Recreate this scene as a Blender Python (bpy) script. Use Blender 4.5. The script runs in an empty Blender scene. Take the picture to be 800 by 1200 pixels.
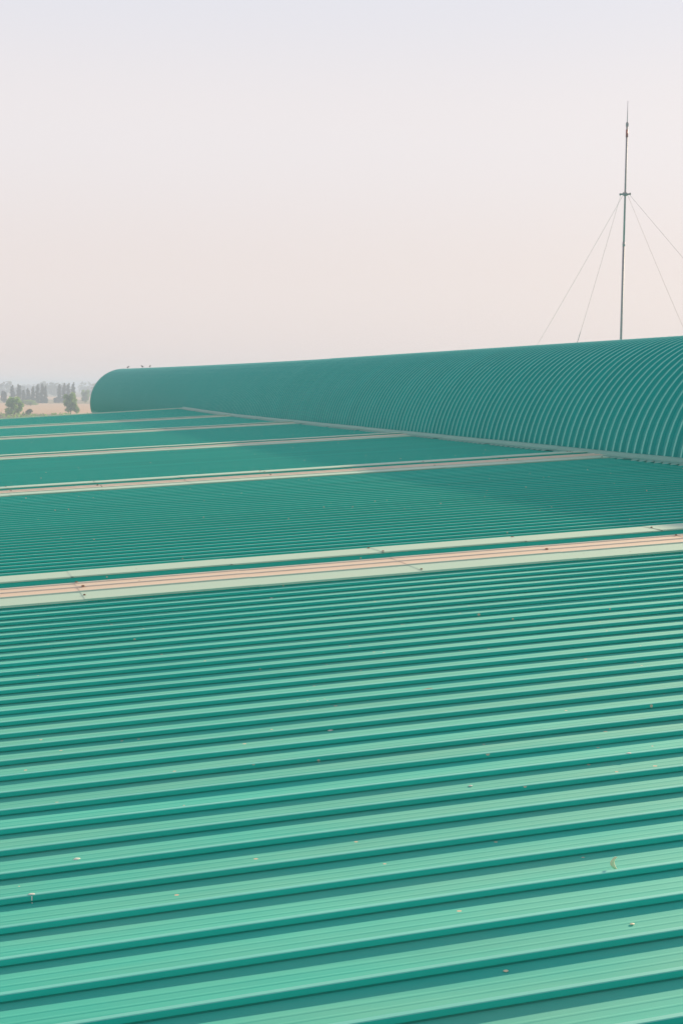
import bpy, bmesh, math, random
from mathutils import Vector, Matrix, noise as mnoise
random.seed(11)
scene = bpy.context.scene
COL = scene.collection
R = math.radians

# ------------------------------------------------------------------ camera
ZC = 9.65                       # eye height above the fields; the roof lies 1.65 m under the eye
PIT, YAW, ROLL, FPX = 0.08194, 0.26876, 0.01345, 1744.8
fw = Vector((math.sin(YAW)*math.cos(PIT), math.cos(YAW)*math.cos(PIT), -math.sin(PIT)))
r0 = Vector((math.cos(YAW), -math.sin(YAW), 0)); u0 = r0.cross(fw)
rr = r0*math.cos(ROLL) + u0*math.sin(ROLL); uu = u0*math.cos(ROLL) - r0*math.sin(ROLL)
cam_d = bpy.data.cameras.new('camera'); cam = bpy.data.objects.new('camera', cam_d); COL.objects.link(cam)
M = Matrix((rr, uu, -fw)).transposed().to_4x4(); M.translation = (0, 0, ZC)
cam.matrix_world = M
cam_d.sensor_fit = 'VERTICAL'; cam_d.sensor_height = 36; cam_d.lens = FPX/1200*36
cam_d.clip_start = .05; cam_d.clip_end = 20000
scene.camera = cam

# ------------------------------------------------------------------ light
SUN_EL, SUN_AZ = R(16.0), R(50.0)           # azimuth from +Y towards +X
sdir = Vector((math.cos(SUN_EL)*math.sin(SUN_AZ), math.cos(SUN_EL)*math.cos(SUN_AZ), math.sin(SUN_EL)))
sl = bpy.data.lights.new('sun', 'SUN'); so = bpy.data.objects.new('sun', sl); COL.objects.link(so)
sl.energy = 5.0; sl.angle = R(0.8); sl.color = (1.0, .82, .55)
so.rotation_euler = sdir.to_track_quat('Z', 'Y').to_euler(); so.location = sdir*50

W = bpy.data.worlds.new('World'); scene.world = W; W.use_nodes = True
nt = W.node_tree; nt.nodes.clear()
def N(t, **k):
    n = nt.nodes.new(t)
    for a, b in k.items(): setattr(n, a, b)
    return n
wo = N('ShaderNodeOutputWorld'); bg = N('ShaderNodeBackground'); bg.inputs['Strength'].default_value = .1
sky = N('ShaderNodeTexSky', sky_type='NISHITA', sun_disc=False, sun_elevation=SUN_EL, sun_rotation=SUN_AZ)
sky.air_density = 1.0; sky.dust_density = 2.0; sky.ozone_density = 1.5; sky.altitude = 0
tc = N('ShaderNodeTexCoord'); sx = N('ShaderNodeSeparateXYZ'); nt.links.new(tc.outputs['Generated'], sx.inputs[0])
rp = N('ShaderNodeValToRGB'); rp.color_ramp.interpolation = 'EASE'
stops = [(0.0, (.545, .478, .466)), (.07, (.565, .505, .492)), (.17, (.572, .537, .543)), (.27, (.522, .521, .562)), (.50, (.345, .36, .39)), (1.0, (.205, .225, .26))]
el = rp.color_ramp.elements
while len(el) < len(stops): el.new(.5)
for e, (p, c) in zip(el, stops): e.position = p; e.color = (*c, 1)
nt.links.new(sx.outputs['Z'], rp.inputs[0])
sc_ = N('ShaderNodeVectorMath', operation='SCALE'); sc_.inputs['Scale'].default_value = 10.0
nt.links.new(rp.outputs[0], sc_.inputs[0])
mx = N('ShaderNodeMixRGB'); mx.inputs[0].default_value = .975
nt.links.new(sky.outputs[0], mx.inputs[1]); nt.links.new(sc_.outputs[0], mx.inputs[2])
nt.links.new(mx.outputs[0], bg.inputs['Color']); nt.links.new(bg.outputs[0], wo.inputs['Surface'])

vs = scene.view_settings
vs.view_transform = 'Standard'; vs.look = 'None'; vs.exposure = .6; vs.gamma = 1; vs.use_curve_mapping = False
scene.cycles.max_bounces = 6; scene.cycles.volume_bounces = 1

# ------------------------------------------------------------------ materials
def mat(name, base, rough=.5, spec=.5, coat=0, metal=0, var=0.0, var_scale=1.0, stretch=(1, 1, 1), second=None, bump=0, bump_scale=5, bstretch=(1, 1, 1), specks=None, speck_col=(.6, .5, .38), dust=None, sheen=0, tint=0):
    m = bpy.data.materials.new(name); m.use_nodes = True
    t = m.node_tree; b = t.nodes['Principled BSDF']
    b.inputs['Roughness'].default_value = rough; b.inputs['Specular IOR Level'].default_value = spec
    b.inputs['Metallic'].default_value = metal; b.inputs['Coat Weight'].default_value = coat; b.inputs['Coat Roughness'].default_value = .25
    b.inputs['Sheen Weight'].default_value = sheen; b.inputs['Sheen Roughness'].default_value = .4; b.inputs['Sheen Tint'].default_value = (1, .95, .82, 1)
    g = t.nodes.new('ShaderNodeNewGeometry')
    def mapped(s):
        mp = t.nodes.new('ShaderNodeMapping'); mp.inputs['Scale'].default_value = s
        t.links.new(g.outputs['Position'], mp.inputs['Vector']); return mp.outputs[0]
    def noise(s, v, d=4):
        n = t.nodes.new('ShaderNodeTexNoise'); n.inputs['Scale'].default_value = s; n.inputs['Detail'].default_value = d
        t.links.new(v, n.inputs['Vector']); return n.outputs['Fac']
    rgb = t.nodes.new('ShaderNodeRGB'); rgb.outputs[0].default_value = (*base, 1); col = rgb.outputs[0]
    def mixc(fac, a, c):
        mxx = t.nodes.new('ShaderNodeMixRGB'); t.links.new(fac, mxx.inputs[0]); t.links.new(a, mxx.inputs[1])
        mxx.inputs[2].default_value = (*c, 1); return mxx.outputs[0]
    def ramp(fac, lo, hi, top=1.0):
        mr = t.nodes.new('ShaderNodeMapRange'); mr.inputs[1].default_value = lo; mr.inputs[2].default_value = hi; mr.inputs[4].default_value = top
        t.links.new(fac, mr.inputs[0]); return mr.outputs[0]
    if var:
        c2 = second or tuple(x*.6 for x in base)
        col = mixc(ramp(noise(var_scale, mapped(stretch)), .35, .7, var), col, c2)
    if dust:
        sn = t.nodes.new('ShaderNodeSeparateXYZ'); t.links.new(g.outputs['True Normal'], sn.inputs[0])      # dust settles on what faces up
        up = ramp(sn.outputs['Z'], .6, .95); dm = t.nodes.new('ShaderNodeMath'); dm.operation = 'MULTIPLY'
        t.links.new(up, dm.inputs[0]); t.links.new(ramp(noise(dust[0], mapped(dust[1]), 6), .32, .72, dust[2]), dm.inputs[1])
        col = mixc(dm.outputs[0], col, dust[3])
    if specks:
        for scl, r, keep in specks:
            v = t.nodes.new('ShaderNodeTexVoronoi'); v.inputs['Scale'].default_value = scl
            t.links.new(g.outputs['Position'], v.inputs['Vector'])
            w = t.nodes.new('ShaderNodeTexWhiteNoise'); t.links.new(v.outputs['Color'], w.inputs['Vector'])
            a = t.nodes.new('ShaderNodeMath'); a.operation = 'LESS_THAN'; a.inputs[1].default_value = r; t.links.new(v.outputs['Distance'], a.inputs[0])
            k = t.nodes.new('ShaderNodeMath'); k.operation = 'LESS_THAN'; k.inputs[1].default_value = keep; t.links.new(w.outputs['Value'], k.inputs[0])
            mu = t.nodes.new('ShaderNodeMath'); mu.operation = 'MULTIPLY'; t.links.new(a.outputs[0], mu.inputs[0]); t.links.new(k.outputs[0], mu.inputs[1])
            col = mixc(mu.outputs[0], col, speck_col)
    if tint:
        oi = t.nodes.new('ShaderNodeObjectInfo'); hs = t.nodes.new('ShaderNodeHueSaturation'); mr = t.nodes.new('ShaderNodeMapRange')
        mr.inputs[3].default_value = 1-tint; mr.inputs[4].default_value = 1+tint; t.links.new(oi.outputs['Random'], mr.inputs[0]); t.links.new(mr.outputs[0], hs.inputs['Value'])
        t.links.new(col, hs.inputs['Color']); col = hs.outputs[0]
    t.links.new(col, b.inputs['Base Color'])
    if bump:
        bn = t.nodes.new('ShaderNodeBump'); bn.inputs['Strength'].default_value = bump; bn.inputs['Distance'].default_value = .01
        t.links.new(noise(bump_scale, mapped(bstretch), 3), bn.inputs['Height']); t.links.new(bn.outputs[0], b.inputs['Normal'])
    return m
TEAL = (.0, .49, .40)
M_roof = mat('roof_paint', TEAL, rough=.78, spec=.6, sheen=.06, tint=.05, var=.5, var_scale=1.3, stretch=(.35, 3, 1), second=(.006, .43, .345),
             bump=.45, bump_scale=1.6, bstretch=(.8, 2.2, 1), specks=[(14, .10, .10), (9, .085, .10), (5, .05, .12)], speck_col=(.62, .50, .36),
             dust=(2.2, (.5, 1.5, 1), .55, (.12, .47, .36)))
M_ribtop = mat('rib_highlight_paint', (.16, .63, .55), rough=.55, spec=.6, tint=.06, var=.5, var_scale=1.5, stretch=(.5, 2, 1), second=(.09, .55, .47))  # paler colour paints the highlight along the roof rib tops
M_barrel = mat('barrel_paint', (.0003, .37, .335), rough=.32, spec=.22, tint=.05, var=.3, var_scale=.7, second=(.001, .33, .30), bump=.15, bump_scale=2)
M_crest = mat('crest_highlight_paint', (.19, .66, .58), rough=.42, spec=.35, var=.5, var_scale=1.1, second=(.13, .56, .49))  # light stripes on the vault rib crests, put into the colour
M_flash = mat('flashing_paint', (.15, .42, .35), rough=.45, var=.4, var_scale=2, second=(.24, .44, .36))
M_sage = mat('sage_sheet', (.47, .67, .54), rough=.5, var=.4, var_scale=2.5, stretch=(.6, 2, 1), second=(.56, .66, .54), specks=[(7, .07, .12)], speck_col=(.25, .17, .1))
M_peach = mat('peach_sheet', (.76, .57, .43), rough=.55, var=.5, var_scale=2.5, stretch=(.5, 2.5, 1), second=(.74, .63, .51), specks=[(7, .07, .15)], speck_col=(.3, .18, .1))
M_bead = mat('pale_bead', (.80, .70, .57), rough=.45, var=.3, var_scale=3)
M_rust = mat('rusty_screw', (.30, .16, .10), rough=.8, var=.6, var_scale=30, second=(.09, .04, .025))
M_wall = mat('wall_cladding', (.42, .44, .42), rough=.6, var=.3, var_scale=.8)
M_galv = mat('galvanised_steel', (.38, .34, .38), rough=.6, metal=.0, var=.3, var_scale=6)
M_red = mat('red_band', (.40, .12, .13), rough=.5, var=.2, var_scale=9)
M_wire = mat('steel_wire', (.42, .36, .32), rough=.8, spec=.1, var=.2, var_scale=9)
M_leaf = mat('dry_leaf', (.78, .66, .45), rough=.7, var=.5, var_scale=60, second=(.82, .74, .56))
M_chalk = mat('chalky_white', (.74, .74, .68), rough=.8, var=.4, var_scale=80, second=(.60, .58, .48))
M_stain = mat('rust_dirt', (.20, .12, .085), rough=.85, var=.6, var_scale=40, second=(.10, .12, .09))
M_bird = mat('bird_feathers', (.10, .09, .10), rough=.7, var=.4, var_scale=20)

# ------------------------------------------------------------------ helpers
class MB:
    def __init__(s): s.v = []; s.f = []; s.m = []
    def quad_strip(s, A, B, mi=0, closed=False):
        n = len(s.v); k = len(A); s.v += list(A) + list(B)
        for i in range(k if closed else k-1):
            j = (i+1) % k; s.f.append((n+i, n+j, n+k+j, n+k+i)); s.m.append(mi if isinstance(mi, int) else mi[i])
    def loft(s, rings, closed=False, mi=0, caps=False):
        n = len(s.v); k = len(rings[0])
        for r_ in rings: s.v += list(r_)
        for q in range(len(rings)-1):
            for i in range(k if closed else k-1):
                j = (i+1) % k; s.f.append((n+q*k+i, n+q*k+j, n+(q+1)*k+j, n+(q+1)*k+i)); s.m.append(mi if isinstance(mi, int) else mi[i])
        if caps:
            s.f.append(tuple(n+i for i in range(k))[::-1]); s.m.append(0)
            e = n+(len(rings)-1)*k; s.f.append(tuple(e+i for i in range(k))); s.m.append(0)
    def box(s, lo, hi, mi=0):
        x0, y0, z0 = lo; x1, y1, z1 = hi; n = len(s.v)
        s.v += [(x0,y0,z0),(x1,y0,z0),(x1,y1,z0),(x0,y1,z0),(x0,y0,z1),(x1,y0,z1),(x1,y1,z1),(x0,y1,z1)]
        for f in ((0,3,2,1),(4,5,6,7),(0,1,5,4),(1,2,6,5),(2,3,7,6),(3,0,4,7)):
            s.f.append(tuple(n+i for i in f)); s.m.append(mi)
    def tube(s, pts, rad, seg=8, mi=0):
        pts = [Vector(p) for p in pts]; rings = []
        if not hasattr(rad, '__len__'): rad = [rad]*len(pts)
        for i, p in enumerate(pts):
            d = (pts[min(i+1, len(pts)-1)] - pts[max(i-1, 0)]).normalized()
            a = d.orthogonal().normalized() if abs(d.z) < .99 else Vector((1, 0, 0)); a = (a - d*a.dot(d)).normalized(); b = d.cross(a)
            rings.append([tuple(p + (a*math.cos(2*math.pi*k/seg) + b*math.sin(2*math.pi*k/seg))*rad[i]) for k in range(seg)])
        s.loft(rings, closed=True, mi=mi, caps=True)
    def mesh(s, name, mats, smooth=False):
        me = bpy.data.meshes.new(name); me.from_pydata([tuple(v) for v in s.v], [], s.f)
        for m in (mats if isinstance(mats, (list, tuple)) else [mats]): me.materials.append(m)
        me.polygons.foreach_set('material_index', s.m)
        if smooth: me.polygons.foreach_set('use_smooth', [True]*len(s.f))
        me.update(); return me
    def build(s, name, mats, parent=None, loc=(0, 0, 0), smooth=False):
        return put(name, s.mesh(name, mats, smooth), parent, loc)
def put(name, me, parent=None, loc=(0, 0, 0)):
    o = bpy.data.objects.new(name, me); COL.objects.link(o); o.location = loc
    if parent: o.parent = parent
    return o
def tag(o, label=None, cat=None, group=None, kind=None):
    if label: o['label'] = label
    if cat: o['category'] = cat
    if group: o['group'] = group
    if kind: o['kind'] = kind
    return o
def empty(name, loc=(0, 0, 0), parent=None):
    o = bpy.data.objects.new(name, None); COL.objects.link(o); o.location = loc; o.empty_display_size = .2
    if parent: o.parent = parent
    return o

# ------------------------------------------------------------------ terrain
def terrain():
    m = bpy.data.materials.new('dry_fields'); m.use_nodes = True; t = m.node_tree; b = t.nodes['Principled BSDF']; b.inputs['Roughness'].default_value = .95
    b.inputs['Specular IOR Level'].default_value = .1
    g = t.nodes.new('ShaderNodeNewGeometry'); mp = t.nodes.new('ShaderNodeMapping'); mp.inputs['Scale'].default_value = (.004, .013, 1); mp.inputs['Rotation'].default_value = (0, 0, .12)
    t.links.new(g.outputs['Position'], mp.inputs[0]); n = t.nodes.new('ShaderNodeTexNoise'); n.inputs['Scale'].default_value = 1.4; n.inputs['Detail'].default_value = 6
    t.links.new(mp.outputs[0], n.inputs['Vector']); r_ = t.nodes.new('ShaderNodeValToRGB'); r_.color_ramp.elements[0].position = .36; r_.color_ramp.elements[1].position = .62
    r_.color_ramp.elements[0].color = (.16, .19, .09, 1); r_.color_ramp.elements[1].color = (.42, .31, .20, 1)
    t.links.new(n.outputs['Fac'], r_.inputs[0]); t.links.new(r_.outputs[0], b.inputs['Base Color'])
    mb = MB(); S = 4000; k = 40
    xs = [-S + 2*S*i/k for i in range(k+1)]
    mb.loft([[(x, y, 0) for x in xs] for y in xs])
    tag(mb.build('ground', m), 'dry patchy farmland around the factory reaching the hazy horizon', kind='structure')
    M_field = mat('tilled_earth', (.60, .40, .27), rough=.95, spec=.1, var=.4, var_scale=.02, stretch=(1, 4, 1), second=(.50, .36, .24))
    M_grass = mat('field_edge_grass', (.13, .15, .08), rough=.95, spec=.1, var=.5, var_scale=.05)
    def strip(name, y0, y1, x0, x1, z, mt, lab):
        mb = MB(); nx = 16
        A = [(x0+(x1-x0)*i/nx, y0+6*math.sin(i*1.7), z) for i in range(nx+1)]; B = [(x0+(x1-x0)*i/nx, y1+9*math.sin(i*1.1+1), z) for i in range(nx+1)]
        mb.quad_strip(A, B); tag(mb.build(name, mt), lab, kind='structure')
    strip('field', 520, 840, -420, 420, .02, M_field, 'peach coloured bare field beyond the roof edge')
    strip('field', 1080, 1350, -500, 600, .02, M_field, 'far narrow strip of bare field among the spire trees')
    strip('grass_verge', 440, 512, -420, 420, .02, M_grass, 'dark rough grass strip below the bare field')
terrain()

# ------------------------------------------------------------------ factory building
SL = 0.06; HP = 1.646            # roof slope, pan level under the eye at x = 0
XL, XR = -8.0, 10.55             # eave, ridge side of the near slope
def zr(x): return ZC - HP + SL*x
BX, BZ, BR = 12.81, ZC - 1.32, 2.30      # barrel axis and radius
Y0, YE, YB = -3.1, 64.0, 103.0
fac = empty('factory_building', (8, 30, 0))
tag(fac, 'green ribbed metal factory roof with a long barrel vault along its ridge', 'building')
FO = Vector((-8, -30, 0))                 # parts keep world coordinates through this offset
P = .25; HR = .022
# cross-section of one roof panel, from the near lap foot (y=0) away from the eye: lap slit, near face, top, far face, ribbed pan
PROF = [(.0, .0), (.005, .001), (.005, .0035), (-.001, .0045), (.0015, HR-.002), (.004, HR), (.022, HR), (.0248, HR-.002), (.034, .0), (.102, .0), (.107, .0007), (.113, .0007), (.119, .0),
        (.147, .0), (.152, .0007), (.158, .0007), (.164, .0), (.25, .0)]
RM = [1 if 4 <= i <= 6 else 0 for i in range(len(PROF)-1)][::-1]      # the raised rib tops take the painted highlight
def panel_mesh(seed, nx=14, x0=XL, x1=XR, slope=SL):
    mb = MB(); rnd = random.Random(seed); ph = [rnd.uniform(0, 6.28) for _ in range(6)]
    rings = []
    for i in range(nx+1):
        x = x0 + (x1-x0)*i/nx
        dy = .0016*math.sin(x*.9+ph[0]) + .0008*math.sin(x*2.3+ph[1])            # the rib wanders a millimetre or two
        row = []
        for y, z in PROF:
            sag = 0 if y < .034 else .0022*math.sin(math.pi*(y-.034)/.216)*(math.sin(x*1.4+ph[2]) + .7*math.sin(x*3.1+ph[3]))     # oil canning of the flat pan
            row.append((x, y + dy*(1 if y < .2 else 0) + (.006 if y > .24 else 0), z + slope*x + sag - (.0012 if y > .24 else 0)))
        rings.append(row)
    # winding so that normals look up
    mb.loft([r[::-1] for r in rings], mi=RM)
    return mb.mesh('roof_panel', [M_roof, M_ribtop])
PMS = [panel_mesh(k) for k in range(6)]
def warp(y): return .10*max(0, (y-50)/14)**1.5
bands = [10.93, 21.55, 31.6, 42.45, 52.4]; BW = 1.52
def bay(ya, yb, first=False):       # panels whose near foot lies between ya and yb, laid back from yb
    ys = []; y = yb - P
    while y > ya - .02: ys.append(y); y -= P
    if ys and ys[-1]-ya > .06: pass
    return ys, (ys[-1] if ys else yb)
all_ys = []
ys, _ = bay(Y0, bands[0]); near = list(ys); far_bays = []; starts = [None]
for k in range(5):
    e = bands[k+1] if k < 4 else YE
    ys, st = bay(bands[k]+BW, e); starts.append(st)
    if k < 2: near += ys
    else: far_bays.append(ys)
for y in near:
    o = put('roof_panel', random.choice(PMS), fac, FO + Vector((0, y, ZC-HP)))
    o.rotation_euler = (random.uniform(-.0012, .0012), 0, 0)
for ys in far_bays:
    mb = MB()
    for y in ys:
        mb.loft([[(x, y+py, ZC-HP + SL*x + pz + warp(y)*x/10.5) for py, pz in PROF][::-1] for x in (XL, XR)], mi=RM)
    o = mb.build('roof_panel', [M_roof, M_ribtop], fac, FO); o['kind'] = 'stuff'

# raised joint bands across the roof
SEAM = 1.3; S0 = 1.07
def seams():
    xs = []; k = -7
    while S0 + k*SEAM < XR: xs.append(S0 + k*SEAM); k += 1
    return [XL] + [x for x in xs if x > XL+.1] + [XR-.12]
def band(yb, st, detail):
    dw = lambda x: warp(yb)*x/10.5
    def P3(x, y, z): return (x, yb+y, zr(x)+z+dw(x))
    W2 = st - yb                        # where the panels of the next bay begin
    base = MB()                          # green under-sheet with the step between apron and cap
    prof = [(-.004, .001), (-.004, HR+.003), (.80, HR+.003), (.82, .012), (.90, .012), (1.085, .014), (1.095, .050), (1.47, .050), (1.49, .004), (W2+.003, .002)]
    base.loft([[P3(x, y, z) for y, z in prof][::-1] for x in (XL, XR-.1)])
    b = base.build('joint_band', M_roof, fac, FO)
    xs = seams()
    ap, pc, cp, sc = [], [], [], []
    for i in range(len(xs)-1):
        a, c = xs[i], xs[i+1]
        lift = .002*(i % 2)
        c2 = c + .015 if i < len(xs)-2 else c
        j = random.uniform(-.004, .004)
        m1 = MB(); m1.loft([[P3(x, y, z+lift) for y, z in [(-.012, HR-.010), (-.012+j, HR+.006), (.36, HR+.008), (.362, HR+.016)]][::-1] for x in (a, c2)])
        m2 = MB(); q = HR+.012
        pr = [(.364, q), (.372, q+.004), (.383, q+.004), (.39, q), (.585, q), (.592, q+.007), (.612, q+.007), (.62, q), (.80, q), (.806, q+.007), (.835, q+.007), (.845, .02)]
        mi = [1, 1, 1, 0, 1, 1, 1, 0, 1, 1, 1]
        m2.loft([[P3(x, y, z+lift) for y, z in pr][::-1] for x in (a, c2)], mi=mi[::-1])
        m3 = MB(); m3.loft([[P3(x, y, z+lift) for y, z in [(1.088, .046), (1.088, .056), (1.10, .058+j*.3), (1.46, .056), (1.475, .050)]][::-1] for x in (a, c2)])
        ap.append(m1); pc.append(m2); cp.append(m3)
        if i:
            for y, z in ((.05, HR+.008), (.2, HR+.009), (.45, q), (.60, q+.007), (.70, q), (.82, q+.007), (1.13, .058), (1.3, .058), (1.43, .057)):
                if random.random() < .28:
                    cx, cy, cz = P3(a + random.uniform(-.02, .05), y + random.uniform(-.03, .03), z+lift)
                    rad = random.uniform(.007, .014)
                    ms = MB(); ms.tube([(cx, cy, cz-.002), (cx, cy, cz+.005), (cx, cy, cz+.008)], [rad, rad, rad*.5], 7); sc.append(ms)
    if detail:
        for m_, nm, mt in [(m, 'apron_sheet', M_sage) for m in ap] + [(m, 'joint_sheet', [M_peach, M_bead]) for m in pc] + [(m, 'cap_sheet', M_sage) for m in cp]:
            m_.build(nm, mt, b)
        for m_ in sc: m_.build('screw', M_rust, b)
    else:
        def join(L):
            t = MB()
            for m in L:
                n = len(t.v); t.v += m.v; t.f += [tuple(n+i for i in f) for f in m.f]; t.m += m.m
            return t
        join(ap).build('apron_sheet', M_sage, b); join(pc).build('joint_sheet', [M_bead, M_bead], b); join(cp).build('cap_sheet', M_sage, b)
for k in range(5): band(bands[k], starts[k+1], k < 2)
# verge trim at the far end of the roof
mb = MB(); pr = [(-.02, .0), (-.02, .05), (.16, .055), (.17, -.28)]
mb.loft([[(x, YE+y, zr(x)+z+warp(YE)*x/10.5) for y, z in pr][::-1] for x in (XL, 0, XR)])
mb.build('verge_trim', M_sage, fac, FO)
# eave gutter and walls
mb = MB(); g = [(XL+.03, -.01), (XL-.02, -.03), (XL-.02, -.16), (XL-.16, -.16), (XL-.16, .01)]
mb.loft([[(x, y, zr(XL)+z) for x, z in g] for y in (Y0, YE)]); mb.build('gutter', M_flash, fac, FO)
# ribbed wall cladding
def cladding(p0, p1, ztop0, ztop1, nrm):
    mb = MB(); d = Vector(p1)-Vector(p0); L = d.length; d.normalize(); n = int(L/.25); bot, top = [], []
    for i in range(n):
        for s, o in ((0, 0), (.17, 0), (.185, .025), (.235, .025)):
            q = Vector(p0) + d*(i*.25+s) + Vector(nrm)*o; f = (i*.25+s)/L
            bot.append((q.x, q.y, .0)); top.append((q.x, q.y, ztop0 + (ztop1-ztop0)*f))
    mb.quad_strip(bot, top); return mb
cladding((XL+.05, Y0, 0), (XL+.05, YE, 0), zr(XL)-.03, zr(XL)-.03, (-1, 0, 0)).build('side_wall', M_wall, fac, FO)
cladding((XL+.06, YE+.02, 0), (10.3, YE+.02, 0), zr(XL)-.03, zr(10.3)+.05, (0, 1, 0)).build('end_wall', M_wall, fac, FO)
# the slope on the other side of the ridge
mb = MB(); XR2, XL2 = 2*BX-10.7, 2*BX+8
def zr2(x): return zr(10.7) - SL*(x-XR2)
y = Y0
while y < YE:
    mb.loft([[(x, y+py, zr2(x)+pz) for py, pz in PROF[3:10] + PROF[-1:]][::-1] for x in (XR2, XL2)]); y += P
o = mb.build('roof_panel', M_roof, fac, FO); o['kind'] = 'stuff'
cladding((XL2-.05, Y0, 0), (XL2-.05, YE, 0), zr2(XL2)-.03, zr2(XL2)-.03, (1, 0, 0)).build('side_wall', M_wall, fac, FO)
cladding((XR2+.3, YE+.02, 0), (XL2, YE+.02, 0), zr2(XR2)-.03, zr2(XL2)-.03, (0, 1, 0)).build('end_wall', M_wall, fac, FO)
cladding((XL+.06, Y0+.02, 0), (10.3, Y0+.02, 0), zr(XL)-.03, zr(10.3)-.03, (0, -1, 0)).build('end_wall', M_wall, fac, FO)

# ------------------------------------------------------------------ barrel vault
def dz(y): return .20*max(0, (y-48)/52)**1.4
AP = [(.0, .0), (.150, .0), (.164, .002), (.180, .040), (.187, .046), (.203, .048), (.219, .046), (.226, .040), (.244, .002), (.25, .0)]
A0, A1, NA = -16, 196, 44
def arch_rings(y, prof=AP, na=NA, zoff=0):
    rings = []
    for i in range(na+1):
        a = R(A0 + (A1-A0)*i/na)
        rings.append([(-(BR+h)*math.cos(a), y+py, (BR+h)*math.sin(a)+zoff) for py, h in prof])
    return rings
mb = MB()                                             # curb walls under the vault and the far end plate
for s in (-1, 1):
    x0 = BX + s*(BR-.04); lo, hi = min(x0, x0-s*.12), max(x0, x0-s*.12)
    mb.box((lo, Y0, 0), (hi, YB-.25, BZ+.25))
pts = [(BX - (BR-.06)*math.cos(R(a)), YB-.2, BZ + dz(YB) + (BR-.06)*math.sin(R(a))) for a in range(-16, 197, 7)]
n = len(mb.v); mb.v += pts; mb.f.append(tuple(range(n, n+len(pts)))); mb.m.append(0)
mb.box((BX-BR+.1, YB-.4, 0), (BX+BR-.1, YB-.2, BZ))
vault = mb.build('barrel_vault', M_barrel, fac, FO)
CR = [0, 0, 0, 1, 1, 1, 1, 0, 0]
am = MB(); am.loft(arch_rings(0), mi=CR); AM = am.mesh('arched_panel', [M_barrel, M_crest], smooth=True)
y = Y0; nearl, indiv, farl = [], [], []
while y < YB:
    (nearl if y < 15 else indiv if y < 47 else farl).append(y); y += P
for y in indiv:
    o = put('arched_panel', AM, vault, (BX, y, BZ)); o.rotation_euler = (random.uniform(-.001, .001), 0, random.uniform(-.0015, .0015))
for L, na in ((nearl, 24), (farl, 24)):
    mb = MB()
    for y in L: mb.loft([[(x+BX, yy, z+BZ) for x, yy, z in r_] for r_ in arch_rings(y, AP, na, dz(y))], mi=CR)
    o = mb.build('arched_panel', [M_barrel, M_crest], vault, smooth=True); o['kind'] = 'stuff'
# end trim ring
mb = MB(); mb.loft([[(BX-(BR+h)*math.cos(R(a)), YB+py, BZ+dz(YB)+(BR+h)*math.sin(R(a))) for py, h in ((-.02, .045), (.10, .05), (.11, -.1))] for a in range(-16, 197, 7)])
mb.build('end_trim', M_barrel, vault, smooth=True)

# flashing along the foot of the vault: pieces about 3 m long with a notched lower edge
ffm = empty('foot_flashing', (0, 0, 0), fac); ffm.location = FO
def foot_piece(y0, y1, lift):
    mb = MB(); xa, xb = 10.24, 10.555
    wz = lambda y: warp(y)
    top = [(BX-(BR+.04)*math.cos(R(16)), y, BZ+(BR+.04)*math.sin(R(16))+lift+.5*wz(y)) for y in (y0, y1)]
    ys = [y0 + (y1-y0)*i/1 for i in range(2)]
    rings = []
    for y in ys:
        w = wz(y)
        rings.append([(10.30, y, zr(10.30)+HR+.006+lift+w), (10.42, y, zr(10.42)+HR+.012+lift+w), (10.424, y, zr(10.42)+.048+lift+w), (10.436, y, zr(10.44)+.054+lift+w), (10.470, y, zr(10.47)+.086+lift+w), (10.495, y, zr(10.5)+.093+lift+w)])
    mb.loft([r_[::-1] for r_ in rings])
    # teeth bent down into the pans between the ribs
    y = math.ceil((y0-.0)/P)*P
    while y + P <= y1 + .01:
        w = wz(y)
        z0 = zr(10.30)+HR+.006+lift+w
        q = [(10.30, y+.02, z0), (10.30, y+.235, z0), (10.245, y+.19, z0-.020), (10.245, y+.06, z0-.020)]
        n = len(mb.v); mb.v += q; mb.f.append((n, n+3, n+2, n+1)); mb.m.append(0); y += P
    return mb
y = Y0; i = 0
while y < YE:
    e = min(y+3.02, YE); m_ = foot_piece(y, e, .004*(i % 2)); m_.build('flashing_piece', M_flash, ffm); y += 3.0; i += 1

# ------------------------------------------------------------------ guyed mast on the far slope
def ray(px, py): return fw + rr*((px-400)/FPX) - uu*((py-600)/FPX)
def at_x(px, py, X): d = ray(px, py); return Vector((d.x*X/d.x, d.y*X/d.x, d.z*X/d.x+ZC))
MX = 18.0
def on_mast(py, px): return at_x(px, py, MX)
b0 = on_mast(398, 727); top = on_mast(146, 734.3); tip = on_mast(118, 735.2); colr = on_mast(227.5, 732)
base = Vector((b0.x, b0.y, zr2(MX)))
step = base.lerp(top, (b0.z-base.z + 0)/(top.z-base.z)) ; 
mast = empty('guyed_mast', base); tag(mast, 'slender grey guyed mast rising behind the barrel vault', 'mast')
MO = -base
hz = on_mast(286, 730.5).z
mid = base.lerp(top, (hz-base.z)/(top.z-base.z)); cpt = base.lerp(top, (colr.z-base.z)/(top.z-base.z)); tp = top + (top-base).normalized()*(tip.z-top.z)
mb = MB(); mb.tube([base, mid], .031, 12); mb.build('lower_pole', M_galv, mast, MO, True)
mb = MB(); mb.tube([mid, top], .025, 12); mb.tube([mid-Vector((0, 0, .06)), mid+Vector((0, 0, .05))], .035, 12); mb.build('upper_pole', M_galv, mast, MO, True)
mb = MB(); mb.tube([top, top.lerp(tp, .5), tp], [.011, .009, .005], 8); mb.build('lightning_rod', M_galv, mast, MO, True)
mb = MB(); mb.tube([top-Vector((0, 0, .05)), top+Vector((0, 0, .03)), top+Vector((0, 0, .07))], [.036, .036, .018], 10); mb.build('rod_clamp', M_galv, mast, MO)
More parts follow.
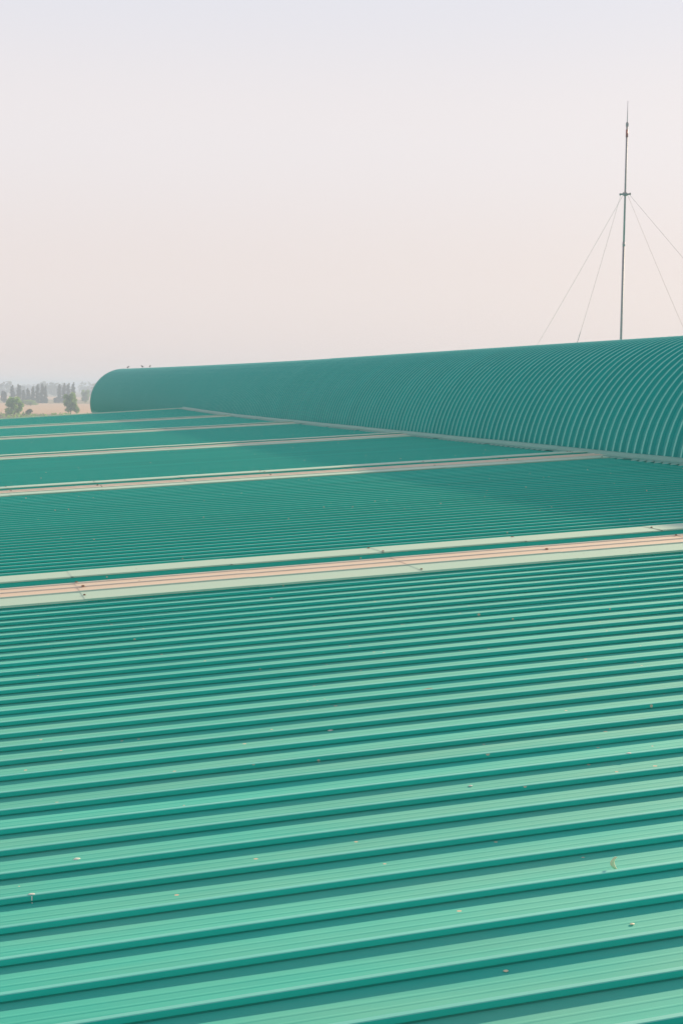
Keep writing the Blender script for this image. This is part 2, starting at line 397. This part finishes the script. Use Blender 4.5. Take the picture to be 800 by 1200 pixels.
rb = base.lerp(top, (on_mast(156, 734).z-base.z)/(top.z-base.z)); mb = MB(); mb.tube([rb-Vector((0, 0, .11)), rb+Vector((0, 0, .09))], .031, 12); mb.build('red_band', M_red, mast, MO, True)
mb = MB(); mb.tube([cpt-Vector((0, 0, .04)), cpt+Vector((0, 0, .04))], .055, 12)
for k in range(4):
    a = math.pi/4+k*math.pi/2; d = Vector((math.cos(a), math.sin(a), 0)); mb.tube([cpt, cpt+d*.16], .018, 6); mb.tube([cpt+d*.14-Vector((0, 0, .03)), cpt+d*.14+Vector((0, 0, .03))], .02, 6)
for d in (rr, -rr): mb.tube([cpt, cpt + Vector((d.x, d.y, 0))*.15], .02, 6)
mb.build('guy_collar', M_galv, mast, MO)
mb = MB(); mb.box((base.x-.2, base.y-.2, base.z+.02), (base.x+.2, base.y+.2, base.z+.05)); mb.build('base_plate', M_galv, mast, MO)
for (p1, p2, yq, tb) in (((724.5, 236), (628, 402), 19.5, (.93, .99)), ((729, 236), (677, 400), 17.0, (.97, 1.0)), ((737, 236), (800, 305), 19.5, None), ((734.5, 236), (800, 383), 17.0, None)):
    X = yq; lo, hi = p2[1], 640.0                       # slide down the sight line of the wire until it meets the far slope
    for _ in range(50):
        yq = (lo+hi)/2; px = p1[0] + (p2[0]-p1[0])*(yq-p1[1])/(p2[1]-p1[1]); anc = at_x(px, yq, X)
        if anc.z > zr2(X)+.03: lo = yq
        else: hi = yq
    horiz = Vector((anc.x-cpt.x, anc.y-cpt.y, 0)).normalized()
    s = cpt + horiz*.15
    sag = [s.lerp(anc, q/8) - Vector((0, 0, .10*math.sin(math.pi*q/8))) for q in range(9)]
    mb = MB(); mb.tube(sag, .0032, 5); w_ = mb.build('guy_wire', M_wire, mast, MO)
    q = (p2[1]-236)/(yq-236)*.97 if tb else .93; c = s.lerp(anc, min(q, .95)) - Vector((0, 0, .10*math.sin(math.pi*q)))
    dd = (anc-s).normalized(); mb = MB(); mb.tube([c-dd*.30, c-dd*.22, c+dd*.1, c+dd*.16], [.004, .008, .008, .004], 6); mb.build('turnbuckle', M_galv, w_)
    mb = MB(); mb.tube([anc-Vector((0, 0, .02)), anc+Vector((0, 0, .05))], .04, 8); mb.build('anchor', M_galv, w_)

# ------------------------------------------------------------------ small things lying on the roof
def roof_pt(px, py, up=0.0):
    d = ray(px, py); t = -(HP-up)/(d.z-SL*d.x); return Vector((d.x*t, d.y*t, ZC+d.z*t))
def blob(name, px, py, size, mt, lab, cat, group, seed, squash=.25, yl=1.0):
    rnd = random.Random(seed); p = roof_pt(px, py)
    mb = MB(); rings = []
    for q, (rad, z) in enumerate(((1, 0), (.85, .5), (.4, .95), (.02, 1.0))):
        rings.append([(size*rad*math.cos(a*math.tau/9)*rnd.uniform(.75, 1.2)*yl, size*rad*math.sin(a*math.tau/9)*rnd.uniform(.7, 1.1), size*squash*z) for a in range(9)])
    mb.loft(rings, closed=True)
    # rest on whatever is there: pan or rib top
    k = (p.y - 10.93 + 10) % P
    p.z = zr(p.x) + (HR if k < .026 else 0) + .0005
    o = mb.build(name, mt, None, p, True); o.rotation_euler = (0, -math.atan(SL), rnd.uniform(0, .6)); return tag(o, lab, cat, group)
G1 = 'pale scraps of debris lying on the roof'
scr = [(90, 1007, .016, 'whitish pellet at the left edge of the roof, above the smeared white dropping'),
       (204, 1029, .010, 'tiny cream pellet to the right of the two whitish left edge droppings'),
       (118, 825, .014, 'small white pellet on the left of the roof about midway to the first pale band'),
       (387, 856, .016, 'white pellet on a rib in the middle of the near roof'),
       (736, 889, .012, 'small pale pellet on a rib near the right edge of the roof'),
       (551, 921, .011, 'tiny pale pellet right of centre among the closer ribs'),
       (740, 1083, .009, 'cream pellet on the pan below the standing dry leaf'),
       (592, 1138, .010, 'brownish cream pellet on the shaded rib near the bottom centre right'),
       (318, 701, .016, 'small pale pellet just below the nearest pale band, left of centre'),
       (628, 683, .020, 'white pellet just below the nearest pale band, right of centre')]
for i, (a, b_, s, lab) in enumerate(scr): blob('pellet', a, b_, s*.8, M_chalk if i not in (6, 7) else M_leaf, lab, 'debris', G1, i)
# smeared dropping running down a rib face
p = roof_pt(39, 1055, HR); p.y = min(near, key=lambda q: abs(q-p.y)) + .0005; p.z = zr(p.x)+HR+.0004
mb = MB(); rnd = random.Random(5)
mb.loft([[(0.010*r_*math.cos(a*math.tau/9)*rnd.uniform(.7, 1.3), .013+.008*r_*math.sin(a*math.tau/9), z) for a in range(9)] for r_, z in ((1, 0), (.7, .0014), (.05, .0018))], closed=True)
mb.box((-.0025, -.0025, -.016), (.001, .0012, -.003)); mb.box((-.002, -.010, -HR-.001), (.0012, -.004, -HR+.001))
tag(mb.build('bird_dropping', M_chalk, None, p), 'white dropping smeared down a rib face at the left edge', 'dropping')
# standing curled leaf
p = roof_pt(722, 1020); mb = MB(); rings = []
for i in range(9):
    t = i/8; w = .0075*math.sin(math.pi*min(1, t*.93+.05))+.001; cx = -.002*math.sin(t*2.6)+.005*t; cz = .002 + .042*t; cyy = .012*math.sin(t*3)
    rings.append([(cx-w, cyy+.006, cz), (cx-w*.4, cyy-.003, cz), (cx+w*.3, cyy-.004, cz), (cx+w, cyy+.004, cz)])
mb.loft(rings); o = mb.build('dry_leaf', M_leaf, None, (p.x, p.y, zr(p.x)), True); o.rotation_euler = (0, -.15, .7)
tag(o, 'curled dry cream leaf standing up on the lower right pan', 'leaf')
sm = o.modifiers.new('thickness', 'SOLIDIFY'); sm.thickness = .0012
G2 = 'thin rusty dirt smears on the ribs'
for i, (a, b_, s, yl, lab) in enumerate([(241, 904, .022, 3.0, 'brown dirt smear left of centre, the upper one of two close together'), (248, 924, .022, 2.6, 'darker brown dirt smear left of centre, the lower one of two close together'),
      (497, 809, .024, 2.6, 'rusty smear on a rib in the centre of the near roof'), (595, 863, .024, 3.2, 'long rusty smear right of centre, above a fainter one'), (612, 880, .022, 2.2, 'faint rusty smear right of centre beside pale flecks'),
      (770, 783, .024, 2.4, 'rusty smear on a rib near the right edge below the nearest band')]):
    blob('dirt_smear', a, b_, s, M_stain, lab, 'dirt', G2, 40+i, .06, yl)

# three birds on the far crest
def bird(px, py, Y, flip, lab):
    d = ray(px, py); X = d.x*Y/d.y; x = X - BX
    z = BZ + dz(Y) + math.sqrt(max(.01, (BR+.048)**2 - x*x))
    root = empty('bird', (X, Y, z)); tag(root, lab, 'bird', 'small birds perched on the far end of the vault'); root.rotation_euler = (0, 0, flip); root.scale = (.62, .62, .62)
    mb = MB(); mb.tube([(-.13, 0, .085), (-.09, 0, .10), (-.03, 0, .13), (.04, 0, .16), (.075, 0, .19), (.10, 0, .235), (.125, 0, .245), (.15, 0, .24)], [.008, .035, .062, .062, .045, .036, .034, .012], 10)
    mb.tube([(.145, 0, .24), (.185, 0, .232)], [.012, .002], 6)
    mb.build('body', M_bird, root, smooth=True)
    mb = MB(); mb.loft([[(-.12, -.02, .10), (-.12, .02, .10)], [(-.27, -.035, .07), (-.27, .035, .07)]]); mb.box((-.27, -.03, .066), (-.12, .03, .074)); mb.build('tail', M_bird, root)
    for s in (-1, 1):
        mb = MB(); mb.tube([(.01, s*.025, .11), (.015, s*.025, .0)], .006, 5); mb.tube([(.0, s*.025, .004), (.05, s*.025, .004)], .006, 5); mb.build('leg', M_bird, root)
bird(150.2, 432, 99.5, .3, 'leftmost of three small dark birds on the far vault crest')
bird(167, 431, 92.5, 2.6, 'middle one of three small dark birds on the far vault crest')
bird(176, 430, 89.0, 1.1, 'rightmost of three small dark birds on the far vault crest')

# ------------------------------------------------------------------ trees
def fmat(name, c, c2):
    m = mat(name, c, rough=.8, spec=.2, var=.9, var_scale=.6, second=c2); t = m.node_tree; b = t.nodes['Principled BSDF']
    tr = t.nodes.new('ShaderNodeBsdfTranslucent'); ms = t.nodes.new('ShaderNodeMixShader'); ms.inputs[0].default_value = .6
    t.links.new(b.inputs['Base Color'].links[0].from_socket, tr.inputs[0]); t.links.new(b.outputs[0], ms.inputs[1]); t.links.new(tr.outputs[0], ms.inputs[2])
    t.links.new(ms.outputs[0], t.nodes['Material Output'].inputs['Surface']); return m
F_spire = fmat('spire_needles', (.040, .062, .050), (.065, .085, .055)); F_green = fmat('fresh_leaves', (.26, .46, .12), (.30, .46, .13)); F_dark = fmat('dark_leaves', (.19, .33, .10), (.28, .42, .11)); F_yel = fmat('yellow_leaves', (.17, .16, .04), (.11, .12, .04))
M_bark = mat('bark', (.12, .09, .07), rough=.9, var=.5, var_scale=2)
def leaves(mb, rnd, c, rad, n, size):
    for _ in range(n):
        while True:
            v = Vector((rnd.uniform(-1, 1), rnd.uniform(-1, 1), rnd.uniform(-1, 1)))
            if .2 < v.length < 1: break
        p = Vector(c) + Vector((v.x*rad[0], v.y*rad[1], v.z*rad[2]))
        nrm = (v + Vector((rnd.gauss(0, .5), rnd.gauss(0, .5), rnd.gauss(.3, .5)))).normalized(); a = nrm.orthogonal().normalized(); b = nrm.cross(a)
        s = size*rnd.uniform(.6, 1.4); th = rnd.uniform(0, 6.28); a, b = a*math.cos(th)+b*math.sin(th), b*math.cos(th)-a*math.sin(th)
        n0 = len(mb.v); mb.v += [tuple(p-a*s-b*s*.2), tuple(p-b*s*.6), tuple(p+a*s+b*s*.1), tuple(p+b*s*.6)]; mb.f.append((n0, n0+1, n0+2, n0+3)); mb.m.append(0)
def place(px, py_base):
    d = ray(px, py_base); t = -ZC/d.z; return Vector((d.x*t, d.y*t, 0))
def tree_at(name, px, ytop, ybase, wpx, mt, seed, lab, cat='tree', group=None, style='round'):
    p = place(px, ybase); D = p.dot(fw); h = (ybase-ytop)/FPX*D; w = wpx/FPX*D; rnd = random.Random(seed)
    root = empty(name, p); tag(root, lab, cat, group)
    tr = MB()
    if style == 'spire':
        tr.tube([(0, 0, -.2), (.1, 0, h*.4), (0, .1, h*.95)], [.22, .15, .03], 7)
        for k in range(8):
            a = k*2.4; z = h*(.2+.09*k); tr.tube([(0, 0, z), (math.cos(a)*w*.3, math.sin(a)*w*.3, z+.7)], [.06, .02], 5)
        cr = MB(); nl = 13
        for k in range(nl):
            t = k/(nl-1); z = h*(.06+.88*t); q = w*.56*(1-t)**.5*(.9+rnd.uniform(-.15, .25)) + .2
            leaves(cr, rnd, (rnd.uniform(-.15, .15)*w, rnd.uniform(-.15, .15)*w, z), (q, q, h*.075), 80, .40)
    else:
        tr.tube([(0, 0, -.2), (.1, 0, h*.25), (.2, .1, h*.5)], [.22, .17, .1], 7)
        cr = MB()
        for k in range(30):
            a = rnd.uniform(0, 6.28); q = rnd.uniform(.1, .36)*w; z = h*rnd.uniform(.14, .86); q *= 1.2-.8*abs(z/h-.42)
            c = (math.cos(a)*q, math.sin(a)*q, z); tr.tube([(.1, 0, h*.22), (c[0]*.6, c[1]*.6, (h*.22+z)/2+.2), c], [.09, .05, .02], 5)
            leaves(cr, rnd, c, (w*.17, w*.17, h*.12), 110, .30 if h > 4 else .16)
    tr.build('trunk', M_bark, root); cr.build('crown', mt, root); return root
tree_at('broadleaf_tree', 17, 463, 487, 23, F_green, 1, 'small bright green bushy tree at the left edge, just beyond the roof')
tree_at('broadleaf_tree', 83, 458, 486, 21, F_dark, 2, 'yellow green bushy tree next to the rounded end of the vault')
tree_at('shrub', 34.5, 479, 486, 8, F_yel, 3, 'small yellowish shrub right of the bright green tree', 'shrub')
GS = 'dark spire trees beyond the bare field'
sp = [(15, 451.5, 472, 6, 'left of the two pointed trees standing behind the bright green tree'), (22.5, 450.5, 472, 7, 'right of the two pointed trees standing behind the bright green tree'), (28, 457, 472, 5, 'short pointed tree on the right shoulder of the pair behind the bright green tree'),
      (33.5, 455, 472.5, 6, 'shortest leftmost spire of the clump between the two bushy trees'), (39, 453, 472.5, 5.5, 'second spire from the left in the clump between the two bushy trees'), (44.5, 450.5, 472.5, 5.5, 'middle spire of the clump between the two bushy trees'),
      (49.5, 449.5, 472.5, 5.5, 'tallest spire of the clump between the two bushy trees'), (53.5, 452, 472.5, 5, 'rightmost spire of the clump between the two bushy trees'),
      (70, 450.5, 472, 5.5, 'leftmost spire of the clump rising behind the yellow green tree'), (75.5, 449, 472, 5.5, 'second spire from the left of the clump behind the yellow green tree'), (80.5, 449, 472, 5.5, 'third spire from the left of the clump behind the yellow green tree'), (86, 448.5, 472, 5.5, 'rightmost tallest spire of the clump behind the yellow green tree'),
      (5, 457, 472, 8, 'blunt dark tree at the very left edge of the photo'), (66, 465, 472.5, 7, 'low rounded dark tree at the left foot of the right spire clump')]
for i, (px, yt, yb, w, lab) in enumerate(sp):
    tree_at('spire_tree' if i < 12 else 'broadleaf_tree', px, yt, yb, w, F_spire, 20+i, lab, group=GS if i < 12 else None, style='spire' if i < 12 else 'round')
tree_at('broadleaf_tree', 100, 456, 472, 12, F_dark, 50, 'hazy grey rounded tree beside the left end of the vault')
tree_at('broadleaf_tree', 36, 468, 475.5, 22, F_dark, 51, 'low wide dark bush along the foot of the middle spire clump', 'shrub')
for i, (px, yt, yb, w) in enumerate([(-14, 450, 473, 6), (-20, 452, 473, 6), (-38, 460, 486, 22), (-60, 449, 473, 6), (-67, 451, 473, 6)]):
    if i != 2: tree_at('spire_tree', px, yt, yb, w, F_spire, 60+i, ['tall spire tree outside the left side, nearest the frame', 'shorter spire tree outside the left side, second from the frame', '', 'spire tree outside the left side, beyond the bushy one', 'farthest left spire tree outside the view'][i], group='spire trees beyond the left side of the view', style='spire')
    else: tree_at('broadleaf_tree', px, yt, yb, w, F_green, 60, 'green bushy tree outside the left side of the view')
# far woods along the horizon
rnd = random.Random(9); mb = MB()
for i in range(900):
    az = R(rnd.uniform(-45, 60)); D = rnd.choice((1500, 1750, 2100, 2500, 3000)) + rnd.uniform(-120, 120); h = rnd.uniform(7, 15)*(1+.25*(D > 2000)); w = rnd.uniform(7, 14)
    c = Vector((D*math.sin(az), D*math.cos(az), h*.5)); leaves(mb, rnd, c, (w, w, h*.5), 40, 3.2)
tag(mb.build('far_woods', F_spire), 'pale hazy line of woods along the horizon', kind='stuff')
# rough scrub below the field
mb = MB()
for i in range(900):
    x = rnd.uniform(-150, 110); y = rnd.uniform(452, 505); leaves(mb, rnd, (x, y, .3), (.9, .9, .7), 6, .4)
tag(mb.build('scrub', F_dark), 'low dark scrub at the edge of the bare field', kind='stuff')

# ------------------------------------------------------------------ air
hm = bpy.data.materials.new('air_haze'); hm.use_nodes = True; t = hm.node_tree; t.nodes.clear()
ho = t.nodes.new('ShaderNodeOutputMaterial'); pv = t.nodes.new('ShaderNodeVolumePrincipled')
pv.inputs['Density Attribute'].default_value = ''; pv.inputs['Color'].default_value = (.62, .75, .98, 1); pv.inputs['Density'].default_value = .00085; pv.inputs['Anisotropy'].default_value = .0
t.links.new(pv.outputs[0], ho.inputs['Volume'])
mb = MB(); S = 4100; mb.box((-S, -S, -1), (S, S, tp.z+1.5))
tag(mb.build('haze', hm), 'pale dusty haze over the fields', kind='stuff')
